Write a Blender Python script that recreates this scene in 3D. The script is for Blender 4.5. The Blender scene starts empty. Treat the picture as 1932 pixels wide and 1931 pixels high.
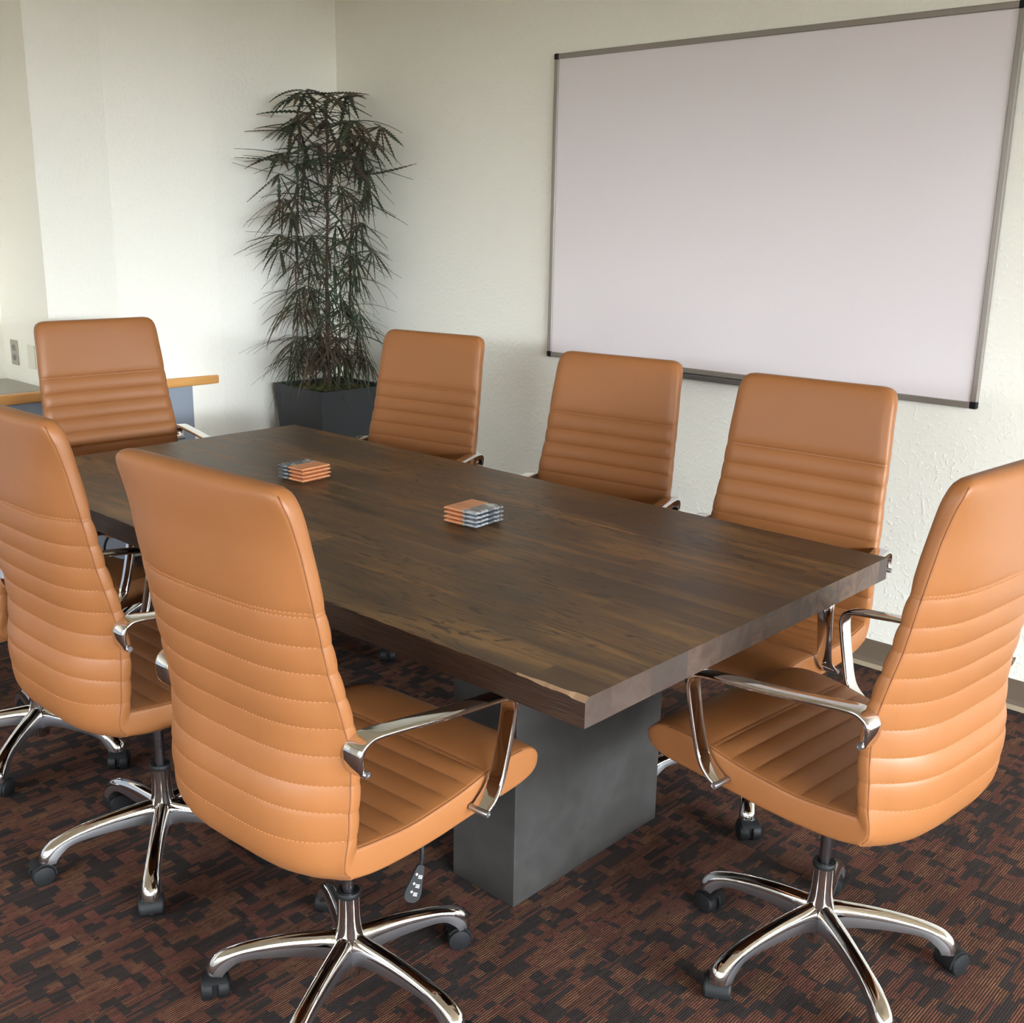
import bpy, bmesh, math, random
from mathutils import Vector, Matrix
PI = math.pi
sc = bpy.context.scene
C = sc.collection

# ------------------------------------------------------------------ camera
cd = bpy.data.cameras.new('camera')
cam = bpy.data.objects.new('camera', cd); C.objects.link(cam)
cd.sensor_width = 36; cd.lens = 36 * 2067.25 / 1932; cd.clip_start = 0.02
cam.location = (1.0871, -1.3696, 1.5537)
cam.rotation_euler = (1.3119, -0.0172, 0.7510)
sc.camera = cam
# ------------------------------------------------------------------ world (daylight outside)
w = bpy.data.worlds.new('sky'); sc.world = w; w.use_nodes = True
wn = w.node_tree.nodes; wl = w.node_tree.links
bgn = wn['Background']
tc = wn.new('ShaderNodeTexCoord'); sx = wn.new('ShaderNodeSeparateXYZ'); cr = wn.new('ShaderNodeValToRGB')
wl.new(tc.outputs['Generated'], sx.inputs[0]); wl.new(sx.outputs['Z'], cr.inputs[0]); wl.new(cr.outputs[0], bgn.inputs[0])
cr.color_ramp.elements[0].position = 0.0; cr.color_ramp.elements[0].color = (.16, .17, .15, 1)
cr.color_ramp.elements[1].position = 0.06; cr.color_ramp.elements[1].color = (.82, .92, 1, 1)
bgn.inputs[1].default_value = 3.0
# ------------------------------------------------------------------ window light, plus an added south fill
def area(name, loc, target, size, size_y, power, color):
    l = bpy.data.lights.new(name, 'AREA'); l.shape = 'RECTANGLE'; l.size = size; l.size_y = size_y
    l.energy = power; l.color = color
    o = bpy.data.objects.new(name, l); C.objects.link(o); o.location = loc
    o.rotation_euler = (Vector(target) - Vector(loc)).to_track_quat('-Z', 'Y').to_euler()
    return o
RX, FY, LX, BY, CZ = 7.0, -4.6, -3.53, 2.28, 2.75      # room limits
area('daylight_east', (10.4, -.4, 3.5), (-1.0, -.2, 1.3), 12.0, 3.0, 16500, (.84, .93, 1))
area('added_fill_south', (.2, -8.0, 3.5), (-.8, 1.0, 1.2), 9.0, 3.0, 1700, (.90, .95, 1))  # unseen fill added to brighten surfaces facing -y
sc.view_settings.view_transform = 'Standard'; sc.view_settings.look = 'None'
sc.view_settings.gamma = 1; sc.view_settings.use_curve_mapping = False
sc.view_settings.exposure = 0.18
sc.cycles.use_denoising = True
sc.cycles.max_bounces = 10; sc.cycles.diffuse_bounces = 6
sc.cycles.caustics_reflective = False; sc.cycles.caustics_refractive = False

# ------------------------------------------------------------------ material helpers
def lin(c):
    f = lambda v: v / 12.92 if v <= .04045 else ((v + .055) / 1.055) ** 2.4
    return (f(c[0] / 255), f(c[1] / 255), f(c[2] / 255), 1)
class M:
    def __init__(s, name, col=(200, 200, 200), rough=.5, metal=0, spec=.5):
        s.m = bpy.data.materials.new(name); s.m.use_nodes = True
        s.n = s.m.node_tree.nodes; s.l = s.m.node_tree.links; s.b = s.n['Principled BSDF']
        s.b.inputs['Base Color'].default_value = lin(col); s.b.inputs['Roughness'].default_value = rough
        s.b.inputs['Metallic'].default_value = metal; s.b.inputs['Specular IOR Level'].default_value = spec
        s._c = None
    def add(s, t, **kw):
        n = s.n.new(t)
        for k, v in kw.items(): setattr(n, k, v)
        return n
    def coord(s):
        if not s._c: s._c = s.add('ShaderNodeTexCoord').outputs['Object']
        return s._c
    def mapv(s, scale=(1, 1, 1), rot=(0, 0, 0), loc=(0, 0, 0)):
        n = s.add('ShaderNodeMapping'); s.l.new(s.coord(), n.inputs[0])
        n.inputs['Scale'].default_value = scale; n.inputs['Rotation'].default_value = rot; n.inputs['Location'].default_value = loc
        return n.outputs[0]
    def noise(s, vec, scale, detail=3, rough=.5, dist=0):
        n = s.add('ShaderNodeTexNoise'); s.l.new(vec, n.inputs['Vector']); n.inputs['Scale'].default_value = scale
        n.inputs['Detail'].default_value = detail; n.inputs['Roughness'].default_value = rough; n.inputs['Distortion'].default_value = dist
        return n.outputs['Fac']
    def ramp(s, f, stops, interp='LINEAR'):
        n = s.add('ShaderNodeValToRGB'); s.l.new(f, n.inputs[0]); e = n.color_ramp.elements; n.color_ramp.interpolation = interp
        while len(e) < len(stops): e.new(.5)
        for i, (p, c) in enumerate(stops):
            e[i].position = p; e[i].color = (c, c, c, 1) if isinstance(c, (int, float)) else lin(c)
        return n.outputs[0]
    def math(s, op, a, b=None, c=None, clamp=False):
        n = s.add('ShaderNodeMath', operation=op, use_clamp=clamp)
        for i, v in enumerate((a, b, c)):
            if v is None: continue
            if isinstance(v, (int, float)): n.inputs[i].default_value = v
            else: s.l.new(v, n.inputs[i])
        return n.outputs[0]
    def mix(s, f, a, b, mode='MIX'):
        n = s.add('ShaderNodeMix', data_type='RGBA', blend_type=mode)
        for i, v in ((0, f), (6, a), (7, b)):
            if isinstance(v, (int, float)): n.inputs[i].default_value = v
            elif isinstance(v, tuple): n.inputs[i].default_value = lin(v)
            else: s.l.new(v, n.inputs[i])
        return n.outputs[2]
    def col(s, c): s.l.new(c, s.b.inputs['Base Color'])
    def rgh(s, c): s.l.new(c, s.b.inputs['Roughness'])
    def bump(s, h, strength, dist=.001):
        n = s.add('ShaderNodeBump'); n.inputs['Strength'].default_value = strength; n.inputs['Distance'].default_value = dist
        s.l.new(h, n.inputs['Height']); s.l.new(n.outputs[0], s.b.inputs['Normal'])

# painted orange-peel wall
def wallmat(name, col):
    m = M(name, col, .6, spec=.3)
    v = m.coord()
    n1 = m.noise(v, 60, 2, .5); n2 = m.noise(v, 170, 2, .5)
    h = m.math('ADD', m.ramp(n1, [(.52, 0), (.72, 1)]), m.math('MULTIPLY', n2, .35))
    m.bump(h, .35, .003)
    return m.m
MAT = {}
MAT['wall'] = wallmat('wall_paint', (240, 237, 226))
MAT['ceiling'] = wallmat('ceiling_paint', (248, 242, 218))
# carpet: dark pile with broken patches of rust coloured woven lines
def carpet():
    m = M('carpet', (70, 45, 40), .95, spec=.1)
    xyz = m.add('ShaderNodeSeparateXYZ'); m.l.new(m.coord(), xyz.inputs[0]); X, Y = xyz.outputs[0], xyz.outputs[1]
    wob = m.math('MULTIPLY', m.math('SUBTRACT', m.noise(m.coord(), 40, 2), .5), .0035)
    Xw = m.math('ADD', X, wob); Yw = m.math('ADD', Y, wob)
    def cells(fx, fy, seed, thr):
        cx = m.math('FLOOR', m.math('MULTIPLY', Xw, fx))
        wn0 = m.add('ShaderNodeTexWhiteNoise', noise_dimensions='1D'); m.l.new(m.math('ADD', cx, seed), wn0.inputs['W'])
        cy = m.math('FLOOR', m.math('ADD', m.math('MULTIPLY', Yw, fy), m.math('MULTIPLY', wn0.outputs[0], 7)))
        cmb = m.add('ShaderNodeCombineXYZ'); m.l.new(cx, cmb.inputs[0]); m.l.new(cy, cmb.inputs[1]); cmb.inputs[2].default_value = seed
        wn1 = m.add('ShaderNodeTexWhiteNoise', noise_dimensions='3D'); m.l.new(cmb.outputs[0], wn1.inputs['Vector'])
        return m.math('LESS_THAN', wn1.outputs[0], thr), wn1.outputs[0]
    a, ra = cells(36, 13, 3.0, .44); b, rb = cells(130, 7, 11.0, .42); c, rc = cells(30, 30, 23.0, .24); d, rd = cells(18, 42, 31., .18)
    mask = m.math('ADD', a, b, clamp=True)
    mask = m.math('MULTIPLY', mask, m.math('SUBTRACT', 1, c))
    mask = m.math('ADD', mask, d, clamp=True)
    tone = m.mix(rc, (164, 104, 84), (204, 138, 98))
    tone = m.mix(m.math('MULTIPLY', ra, 1.2, clamp=True), tone, (180, 102, 86))
    ln = m.math('MULTIPLY_ADD', m.math('SINE', m.math('MULTIPLY', m.math('ADD', X, m.math('MULTIPLY', wob, .25)), 2 * PI / .0056)), .5, .5)
    lines = m.ramp(ln, [(.0, 0), (.38, 0), (.62, 1)])
    brk = m.ramp(m.noise(m.mapv((260, 60, 1)), 1, 1), [(.30, .25), (.46, 1)])
    f = m.math('MULTIPLY', m.math('MULTIPLY', m.math('MULTIPLY', mask, lines), brk), m.math('MULTIPLY_ADD', rb, .6, .4))
    ground = m.mix(ra, (92, 60, 52), (108, 70, 58)); dark = m.mix(rb, (76, 62, 60), (92, 74, 69))
    base = m.mix(mask, dark, ground)
    fuzz = m.noise(m.mapv((420, 420, 1)), 1, 2)
    base = m.mix(m.ramp(fuzz, [(.35, .5), (.65, 0.0)]), base, (34, 25, 25))
    m.col(m.mix(1.0, m.mix(f, base, tone), (168, 182, 184), 'MULTIPLY')); m.bump(m.math('ADD', fuzz, m.math('MULTIPLY', lines, .6)), .5, .002)
    return m.m
MAT['carpet'] = carpet()
# leather
def leather():
    m = M('tan_leather', (160, 96, 52), .44, spec=.38)
    v = m.coord(); n = m.noise(v, 5, 2)
    m.col(m.mix(n, (139, 88, 49), (147, 94, 53)))
    cell = m.add('ShaderNodeTexVoronoi'); cell.inputs['Scale'].default_value = 420; m.l.new(v, cell.inputs['Vector'])
    m.bump(cell.outputs['Distance'], .10, .0006)
    return m.m
MAT['leather'] = leather()
MAT['thread'] = M('stitch_thread', (168, 108, 64), .7).m
MAT['seam_shade'] = M('seam_shadow_thread', (112, 66, 36), .8).m  # dark colour painting crease shade along front stitches and side seams
MAT['chrome'] = M('polished_aluminium', (222, 220, 218), .07, 1).m
MAT['rod'] = M('gas_rod_steel', (150, 150, 155), .22, 1).m
MAT['castalu'] = M('cast_aluminium', (176, 174, 176), .32, 1).m
MAT['black'] = M('black_plastic', (14, 14, 15), .58, spec=.28).m
MAT['white_mark'] = M('white_print', (215, 215, 215), .6).m
# table wood: dark planks along X
def tablewood(name, end=False, side=False):
    m = M(name, (96, 74, 54), .42, spec=.28)
    xyz = m.add('ShaderNodeSeparateXYZ'); m.l.new(m.coord(), xyz.inputs[0])
    jit = m.add('ShaderNodeTexWhiteNoise', noise_dimensions='1D')
    pl = m.math('FLOOR', m.math('MULTIPLY', m.math('ADD', xyz.outputs[1], .043), 8.7))
    cmb = m.add('ShaderNodeCombineXYZ'); m.l.new(pl, cmb.inputs[0])
    m.l.new(m.math('FLOOR', m.math('ADD', m.math('MULTIPLY', xyz.outputs[0], .8), m.math('MULTIPLY', pl, .37))), cmb.inputs[1])
    pw = m.add('ShaderNodeTexWhiteNoise', noise_dimensions='3D'); m.l.new(cmb.outputs[0], pw.inputs['Vector'])
    off = m.add('ShaderNodeVectorMath', operation='SCALE'); m.l.new(pw.outputs['Color'], off.inputs[0]); off.inputs['Scale'].default_value = 7
    vv = m.add('ShaderNodeVectorMath', operation='ADD'); m.l.new(m.coord(), vv.inputs[0]); m.l.new(off.outputs[0], vv.inputs[1])
    mp = m.add('ShaderNodeMapping'); m.l.new(vv.outputs[0], mp.inputs[0])
    if end:
        mp.inputs['Scale'].default_value = (4, 14, 14)
        g = m.noise(mp.outputs[0], 1, 3, .6, 1.5)
        wv = m.add('ShaderNodeTexWave', wave_type='RINGS'); wv.inputs['Scale'].default_value = 1.6; wv.inputs['Distortion'].default_value = 3; m.l.new(mp.outputs[0], wv.inputs['Vector'])
        c = m.mix(pw.outputs[0], (62, 57, 53), (116, 88, 72)); c = m.mix(m.ramp(g, [(.42, 0), (.62, .75)]), c, (66, 52, 46))
        c = m.mix(m.math('MULTIPLY', m.ramp(wv.outputs['Fac'], [(.0, .5), (.4, 0)]), m.ramp(m.noise(m.mapv((5, 5, 5)), 1, 2), [(.5, 0), (.6, .7)])), c, (70, 56, 48))
        m.col(c); m.bump(g, .3, .001); return m.m
    mp.inputs['Scale'].default_value = (1.1, 14, 14)
    g = m.noise(mp.outputs[0], 1, 5, .6, .8)
    mp2 = m.add('ShaderNodeMapping'); m.l.new(vv.outputs[0], mp2.inputs[0]); mp2.inputs['Scale'].default_value = (14, 170, 170)
    fine = m.noise(mp2.outputs[0], 1, 2)
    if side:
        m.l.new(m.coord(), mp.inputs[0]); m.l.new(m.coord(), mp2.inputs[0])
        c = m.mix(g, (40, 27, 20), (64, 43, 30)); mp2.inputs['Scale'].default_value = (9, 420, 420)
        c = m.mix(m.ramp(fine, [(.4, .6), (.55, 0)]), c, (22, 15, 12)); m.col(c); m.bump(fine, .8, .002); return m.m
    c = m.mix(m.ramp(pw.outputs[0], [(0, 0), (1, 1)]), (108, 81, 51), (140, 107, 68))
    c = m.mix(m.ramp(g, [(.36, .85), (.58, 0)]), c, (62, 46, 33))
    c = m.mix(m.ramp(g, [(.55, 0), (.75, .6)]), c, (156, 118, 78))
    c = m.mix(m.ramp(fine, [(.32, .45), (.5, 0)]), c, (60, 48, 40))
    # cathedral figure
    mp3 = m.add('ShaderNodeMapping'); m.l.new(vv.outputs[0], mp3.inputs[0]); mp3.inputs['Scale'].default_value = (1.6, 9, 1)
    cn = m.noise(mp3.outputs[0], 1, 1.5, .45)
    cs = m.math('MULTIPLY_ADD', m.math('SINE', m.math('MULTIPLY', cn, 95)), .5, .5)
    reg = m.ramp(m.noise(m.mapv((1.1, 4.0, 1)), 1, 2), [(.50, 0), (.58, 1)])
    dsh = m.ramp(m.noise(m.mapv((26, 60, 1)), 1, 1), [(.45, 0), (.55, 1)])
    fig = m.math('MULTIPLY', m.math('MULTIPLY', m.ramp(cs, [(.0, 1), (.22, 0)]), reg), dsh)
    c = m.mix(m.math('MULTIPLY', fig, .9), c, (40, 30, 23))
    # checks and small knots
    mp4 = m.add('ShaderNodeMapping'); m.l.new(vv.outputs[0], mp4.inputs[0]); mp4.inputs['Scale'].default_value = (9, 75, 1)
    vo = m.noise(mp4.outputs[0], 1, 1.5, .6)
    chk = m.math('MULTIPLY', m.ramp(vo, [(.64, 0), (.67, 1)]), m.ramp(m.noise(m.mapv((1.6, 7, 1), loc=(3, 5, 0)), 1, 2), [(.48, 0), (.56, 1)]))
    c = m.mix(m.math('MULTIPLY', chk, .8), c, (34, 26, 22))
    c = m.mix(m.ramp(m.noise(m.mapv((2.2, 5.5, 1), loc=(9, 2, 0)), 1, 3), [(.42, .55), (.56, 0)]), c, (60, 48, 38))
    # plank joints
    fr = m.math('FRACT', m.math('MULTIPLY', m.math('ADD', xyz.outputs[1], .043), 8.7))
    jt = m.math('LESS_THAN', fr, .012)
    c = m.mix(m.math('MULTIPLY', jt, .55), c, (50, 40, 33))
    m.col(c); m.rgh(m.ramp(g, [(.3, .36), (.7, .48)]))
    m.bump(m.math('SUBTRACT', m.math('MULTIPLY', fine, .35), m.math('ADD', chk, fig)), .25, .0008)
    return m.m
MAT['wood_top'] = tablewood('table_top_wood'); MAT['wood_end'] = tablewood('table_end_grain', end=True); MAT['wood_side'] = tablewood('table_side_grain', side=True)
MAT['wood_worn'] = M('worn_edge_wood', (128, 100, 74), .65).m
def concrete():
    m = M('stained_concrete', (104, 100, 96), .5, spec=.4)
    v = m.coord(); n = m.noise(v, 3.2, 4, .6, .4); n2 = m.noise(v, 26, 3)
    c = m.mix(m.ramp(n, [(.3, 0), (.7, 1)]), (38, 35, 33), (53, 51, 49)); c = m.mix(m.ramp(n2, [(.35, .35), (.6, 0)]), c, (34, 32, 30))
    sp = m.noise(v, 90, 1); c = m.mix(m.ramp(sp, [(.74, 0), (.78, .8)]), c, (45, 42, 40))
    m.col(c); m.bump(n2, .15, .001); return m.m
MAT['concrete'] = concrete()
MAT['board'] = M('whiteboard_enamel', (226, 218, 220), .22, spec=.5).m
MAT['boardframe'] = M('grey_aluminium_frame', (150, 143, 136), .4, .55).m
MAT['tray'] = M('tray_aluminium', (105, 103, 102), .4, .6).m
MAT['baseboard'] = M('brown_rubber_base', (104, 90, 76), .5).m
MAT['toe_sheen'] = M('rubber_toe_sheen', (150, 134, 112), .5).m  # reflected light on the toe put into the colour
MAT['laminate'] = M('grey_laminate', (158, 156, 146), .45).m
def oak():
    m = M('maple_edge', (216, 156, 88), .4)
    n = m.noise(m.mapv((60, 4, 60)), 1, 3); m.col(m.mix(n, (206, 142, 76), (228, 172, 104))); return m.m
MAT['oak'] = oak()
MAT['panel'] = M('blue_grey_laminate', (138, 146, 158), .5).m
MAT['plate'] = M('steel_plate', (176, 170, 158), .35, .6).m
MAT['outlet'] = M('outlet_grey', (150, 146, 140), .5).m
MAT['blankplate'] = M('painted_plate', (222, 217, 202), .5).m
MAT['pot'] = M('charcoal_planter', (37, 39, 41), .55).m
def moss():
    m = M('moss', (62, 60, 30), .95)
    n = m.noise(m.coord(), 45, 4); m.col(m.ramp(n, [(.3, (34, 30, 18)), (.55, (70, 72, 30)), (.75, (112, 100, 66))])); m.bump(n, 1, .01); return m.m
MAT['moss'] = moss()
def leafm():
    m = M('aralia_leaf', (42, 54, 38), .5)
    n = m.noise(m.coord(), 6, 2); z = m.add('ShaderNodeSeparateXYZ'); m.l.new(m.coord(), z.inputs[0])
    m.col(m.mix(m.ramp(n, [(.4, 0), (.62, 1)]), (50, 66, 46), (78, 62, 48))); return m.m
MAT['leaf'] = leafm()
MAT['stem'] = M('woody_stem', (74, 56, 46), .8).m
MAT['windowframe'] = M('window_frame_bronze', (70, 66, 60), .5).m
MAT['coaster_wood'] = M('coaster_wood', (206, 140, 96), .45)
_m = MAT['coaster_wood']; _n = _m.noise(_m.mapv((14, 90, 90)), 1, 3, .5, .8); _m.col(_m.mix(_n, (190, 118, 78), (226, 164, 118))); MAT['coaster_wood'] = _m.m
_m = M('coaster_marble', (120, 124, 130), .25); _n = _m.noise(_m.mapv((18, 30, 60)), 1, 5, .6, 1.6)
_m.col(_m.ramp(_n, [(.3, (66, 70, 76)), (.5, (112, 118, 126)), (.66, (205, 208, 212))])); MAT['coaster_marble'] = _m.m
def glassmat():
    m = bpy.data.materials.new('window_glass'); m.use_nodes = True; n = m.node_tree.nodes; l = m.node_tree.links; n.clear()
    o = n.new('ShaderNodeOutputMaterial'); t = n.new('ShaderNodeBsdfTransparent'); g = n.new('ShaderNodeBsdfGlossy'); g.inputs['Roughness'].default_value = .02
    mx = n.new('ShaderNodeMixShader'); mx.inputs[0].default_value = .06; l.new(t.outputs[0], mx.inputs[1]); l.new(g.outputs[0], mx.inputs[2]); l.new(mx.outputs[0], o.inputs[0]); return m
MAT['glass'] = glassmat()

# ------------------------------------------------------------------ geometry helpers
def obj(name, bm, mat, parent=None, smooth=False, angle=None):
    me = bpy.data.meshes.new(name)
    bmesh.ops.recalc_face_normals(bm, faces=bm.faces[:])
    bm.to_mesh(me); bm.free()
    for mt in (mat if isinstance(mat, (list, tuple)) else [mat]): me.materials.append(MAT[mt] if isinstance(mt, str) else mt)
    if smooth: me.polygons.foreach_set('use_smooth', [True] * len(me.polygons))
    if smooth and angle: me.set_sharp_from_angle(angle=math.radians(angle))
    o = bpy.data.objects.new(name, me); C.objects.link(o)
    if parent is not None: o.parent = parent
    return o
def tag(o, label, cat, group=None, kind=None):
    o['label'] = label; o['category'] = cat
    if group: o['group'] = group
    if kind: o['kind'] = kind
    return o
def thing(name, label, cat, loc=(0, 0, 0), rz=0, group=None):
    o = bpy.data.objects.new(name, None); C.objects.link(o); o.location = loc; o.rotation_euler = (0, 0, rz)
    o.empty_display_size = .1
    return tag(o, label, cat, group)
def struct(name, bm, mat, smooth=False):
    o = obj(name, bm, mat, None, smooth); o['kind'] = 'structure'; return o
def box(bm, x0, x1, y0, y1, z0, z1, bev=0, seg=2, mi=0):
    r = bmesh.ops.create_cube(bm, size=1); vs = r['verts']
    bmesh.ops.scale(bm, vec=(x1 - x0, y1 - y0, z1 - z0), verts=vs)
    bmesh.ops.translate(bm, vec=((x0 + x1) / 2, (y0 + y1) / 2, (z0 + z1) / 2), verts=vs)
    es = list({e for v in vs for e in v.link_edges}); fs = list({f for v in vs for f in v.link_faces})
    for f in fs: f.material_index = mi
    if bev: bmesh.ops.bevel(bm, geom=es, offset=bev, segments=seg, profile=.5, affect='EDGES')
    return bm
def nb(): return bmesh.new()
def prism(bm, pts, z0, z1, mi=0):
    a = [bm.verts.new((x, y, z0)) for x, y in pts]; b = [bm.verts.new((x, y, z1)) for x, y in pts]; n = len(pts); fs = []
    fs.append(bm.faces.new(a[::-1])); fs.append(bm.faces.new(b))
    for i in range(n): fs.append(bm.faces.new((a[i], a[(i + 1) % n], b[(i + 1) % n], b[i])))
    for f in fs: f.material_index = mi
    return fs
def cyl(bm, p0, p1, r0, r1=None, n=16, cap=True):
    p0 = Vector(p0); p1 = Vector(p1); d = p1 - p0; r1 = r0 if r1 is None else r1
    q = d.to_track_quat('Z', 'Y').to_matrix()
    A = [bm.verts.new(p0 + q @ Vector((r0 * math.cos(2 * PI * i / n), r0 * math.sin(2 * PI * i / n), 0))) for i in range(n)]
    B = [bm.verts.new(p1 + q @ Vector((r1 * math.cos(2 * PI * i / n), r1 * math.sin(2 * PI * i / n), 0))) for i in range(n)]
    for i in range(n): bm.faces.new((A[i], A[(i + 1) % n], B[(i + 1) % n], B[i]))
    if cap: bm.faces.new(A[::-1]); bm.faces.new(B)
def lathe(bm, prof, n=32, c=(0, 0), cap=True):
    rings = [[bm.verts.new((c[0] + r * math.cos(2 * PI * i / n), c[1] + r * math.sin(2 * PI * i / n), z)) for i in range(n)] for r, z in prof]
    for a, b in zip(rings, rings[1:]):
        for i in range(n): bm.faces.new((a[i], a[(i + 1) % n], b[(i + 1) % n], b[i]))
    if cap: bm.faces.new(rings[0][::-1]); bm.faces.new(rings[-1])
def cat(pts, sub):
    pts = [Vector(p) for p in pts]; out = []
    for i in range(len(pts) - 1):
        p0 = pts[max(i - 1, 0)]; p1 = pts[i]; p2 = pts[i + 1]; p3 = pts[min(i + 2, len(pts) - 1)]
        for k in range(sub):
            t = k / sub
            out.append(.5 * ((2 * p1) + (p2 - p0) * t + (2 * p0 - 5 * p1 + 4 * p2 - p3) * t * t + (3 * p1 - p0 - 3 * p2 + p3) * t ** 3))
    out.append(pts[-1]); return out
def tube(bm, pts, r, n=8, cap=True):
    pts = [Vector(p) for p in pts]; rr = r if isinstance(r, (list, tuple)) else [r] * len(pts); rings = []
    up = None
    for i, p in enumerate(pts):
        t = (pts[min(i + 1, len(pts) - 1)] - pts[max(i - 1, 0)]).normalized()
        if up is None: up = t.orthogonal().normalized()
        up = (up - t * up.dot(t)).normalized(); s = t.cross(up)
        rings.append([bm.verts.new(p + (up * math.cos(2 * PI * k / n) + s * math.sin(2 * PI * k / n)) * rr[i]) for k in range(n)])
    for a, b in zip(rings, rings[1:]):
        for i in range(n): bm.faces.new((a[i], a[(i + 1) % n], b[(i + 1) % n], b[i]))
    if cap: bm.faces.new(rings[0][::-1]); bm.faces.new(rings[-1])

# ------------------------------------------------------------------ room shell
struct('floor', box(nb(), -5, RX + .2, FY - .2, BY + .2, -.1, 0), 'carpet')
struct('ceiling', box(nb(), -5, RX + .2, FY - .2, BY + .2, CZ, CZ + .1), 'ceiling')
struct('wall_back', box(nb(), -3.9, RX + .2, BY, BY + .15, 0, CZ), 'wall')      # wall that carries the whiteboard
# left wall: flat run next to the corner, then a folded niche, then the return into the counter alcove
NP = [(-3.53, BY), (-3.53, 1.549), (-3.588, 1.070), (-3.56, .735), (-4.25, .735), (-4.25, BY)]
b = nb(); prism(b, NP, 0, CZ); struct('wall_left', b, 'wall')
struct('wall_alcove', box(nb(), -4.25, -4.04, FY, .735, 0, CZ), 'wall')
SX0, SX1 = -2.6, 2.8  # opening added in the front wall to admit the south fill
b = nb(); box(b, -4.3, SX0, FY - .15, FY, 0, CZ); box(b, SX1, RX + .15, FY - .15, FY, 0, CZ); box(b, SX0, SX1, FY - .15, FY, 0, .75); box(b, SX0, SX1, FY - .15, FY, 2.25, CZ)
struct('wall_front', b, 'wall')
WY0, WY1, WZ0, WZ1 = -4.3, 2.1, .75, 2.25
b = nb(); box(b, RX, RX + .15, FY, WY0, 0, CZ); box(b, RX, RX + .15, WY1, BY, 0, CZ); box(b, RX, RX + .15, WY0, WY1, 0, WZ0); box(b, RX, RX + .15, WY0, WY1, WZ1, CZ)
struct('wall_right', b, 'wall')
def window(name, axis, a0, a1, z0, z1, p, n):
    b = nb(); t = .05
    def bb(u0, u1, v0, v1):
        if axis == 'x': box(b, p - .03, p + .03, u0, u1, v0, v1)
        else: box(b, u0, u1, p - .03, p + .03, v0, v1)
    bb(a0, a1, z0, z0 + t); bb(a0, a1, z1 - t, z1)
    for i in range(n + 1):
        c = a0 + (a1 - a0) * i / n; c = min(max(c, a0 + t / 2), a1 - t / 2); bb(c - t / 2, c + t / 2, z0 + t, z1 - t)
    f = struct(name, b, 'windowframe')
    g = nb()
    for i in range(n):
        c0 = a0 + (a1 - a0) * i / n + t / 2; c1 = a0 + (a1 - a0) * (i + 1) / n - t / 2
        if axis == 'x': box(g, p - .004, p + .004, c0, c1, z0 + t, z1 - t)
        else: box(g, c0, c1, p - .004, p + .004, z0 + t, z1 - t)
    obj('pane', g, 'glass', f)
window('window_1', 'x', WY0, WY1, WZ0, WZ1, RX + .08, 5)
window('added_window_south', 'y', SX0, SX1, .75, 2.25, FY - .08, 5)  # made-up unseen window for the south fill
# rubber baseboard with a toe lightened to paint its reflection
def baseboard(name, p0, p1, nrm):
    p0 = Vector((*p0, 0)); p1 = Vector((*p1, 0)); n = Vector((*nrm, 0)); b = nb()
    prof = [(0, .102), (.004, .102), (.005, .03), (.008, .014), (.016, .006), (.018, 0), (0, 0)]
    A = [b.verts.new(p0 + n * o + Vector((0, 0, z))) for o, z in prof]; B = [b.verts.new(p1 + n * o + Vector((0, 0, z))) for o, z in prof]
    for i in range(len(prof)):
        j = (i + 1) % len(prof); f = b.faces.new((A[i], A[j], B[j], B[i])); f.material_index = 1 if i in (3, 4) else 0
    b.faces.new(A); b.faces.new(B[::-1])
    struct(name, b, ['baseboard', 'toe_sheen'])
baseboard('baseboard_back', (-3.51, BY), (RX, BY), (0, -1))
baseboard('baseboard_left', (-3.53, 1.56), (-3.53, BY - .02), (1, 0))
baseboard('baseboard_right', (RX, FY), (RX, BY - .02), (-1, 0))

# ------------------------------------------------------------------ built-in counter in the alcove
CH = .8165
b = nb()
ct = thing('built_in_countertop', 'grey laminate countertop with rounded honey wood front edge along left wall', 'countertop', (-3.8, -.5, CH - .04))
def rel(bm, o):
    bmesh.ops.translate(bm, vec=-o.location, verts=bm.verts[:]); return bm
b = nb(); prism(b, [(-3.585, FY + .01), (-3.585, .73), (-4.035, .73), (-4.035, FY + .01)], CH - .04, CH)
box(b, -3.585, -3.5595, .73, .80, CH - .04, CH)
obj('laminate_top', rel(b, ct), 'laminate', ct)
b = nb(); box(b, -3.585, -3.528, FY + .01, 1.528, CH - .042, CH, .008, 3)
obj('wood_edge', rel(b, ct), 'oak', ct, True, 40)
cb = thing('base_cabinet', 'blue-grey base cabinet under the wood-edged counter', 'cabinet', (-3.8, -.5, 0))
b = nb(); box(b, -3.606, -3.549, FY + .01, 1.450, 0, CH - .043)
obj('front_panel', rel(b, cb), 'panel', cb)
b = nb()
box(b, -4.03, -3.607, FY + .02, .72, .0, CH - .045)
obj('carcass', rel(b, cb), 'panel', cb)
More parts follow.
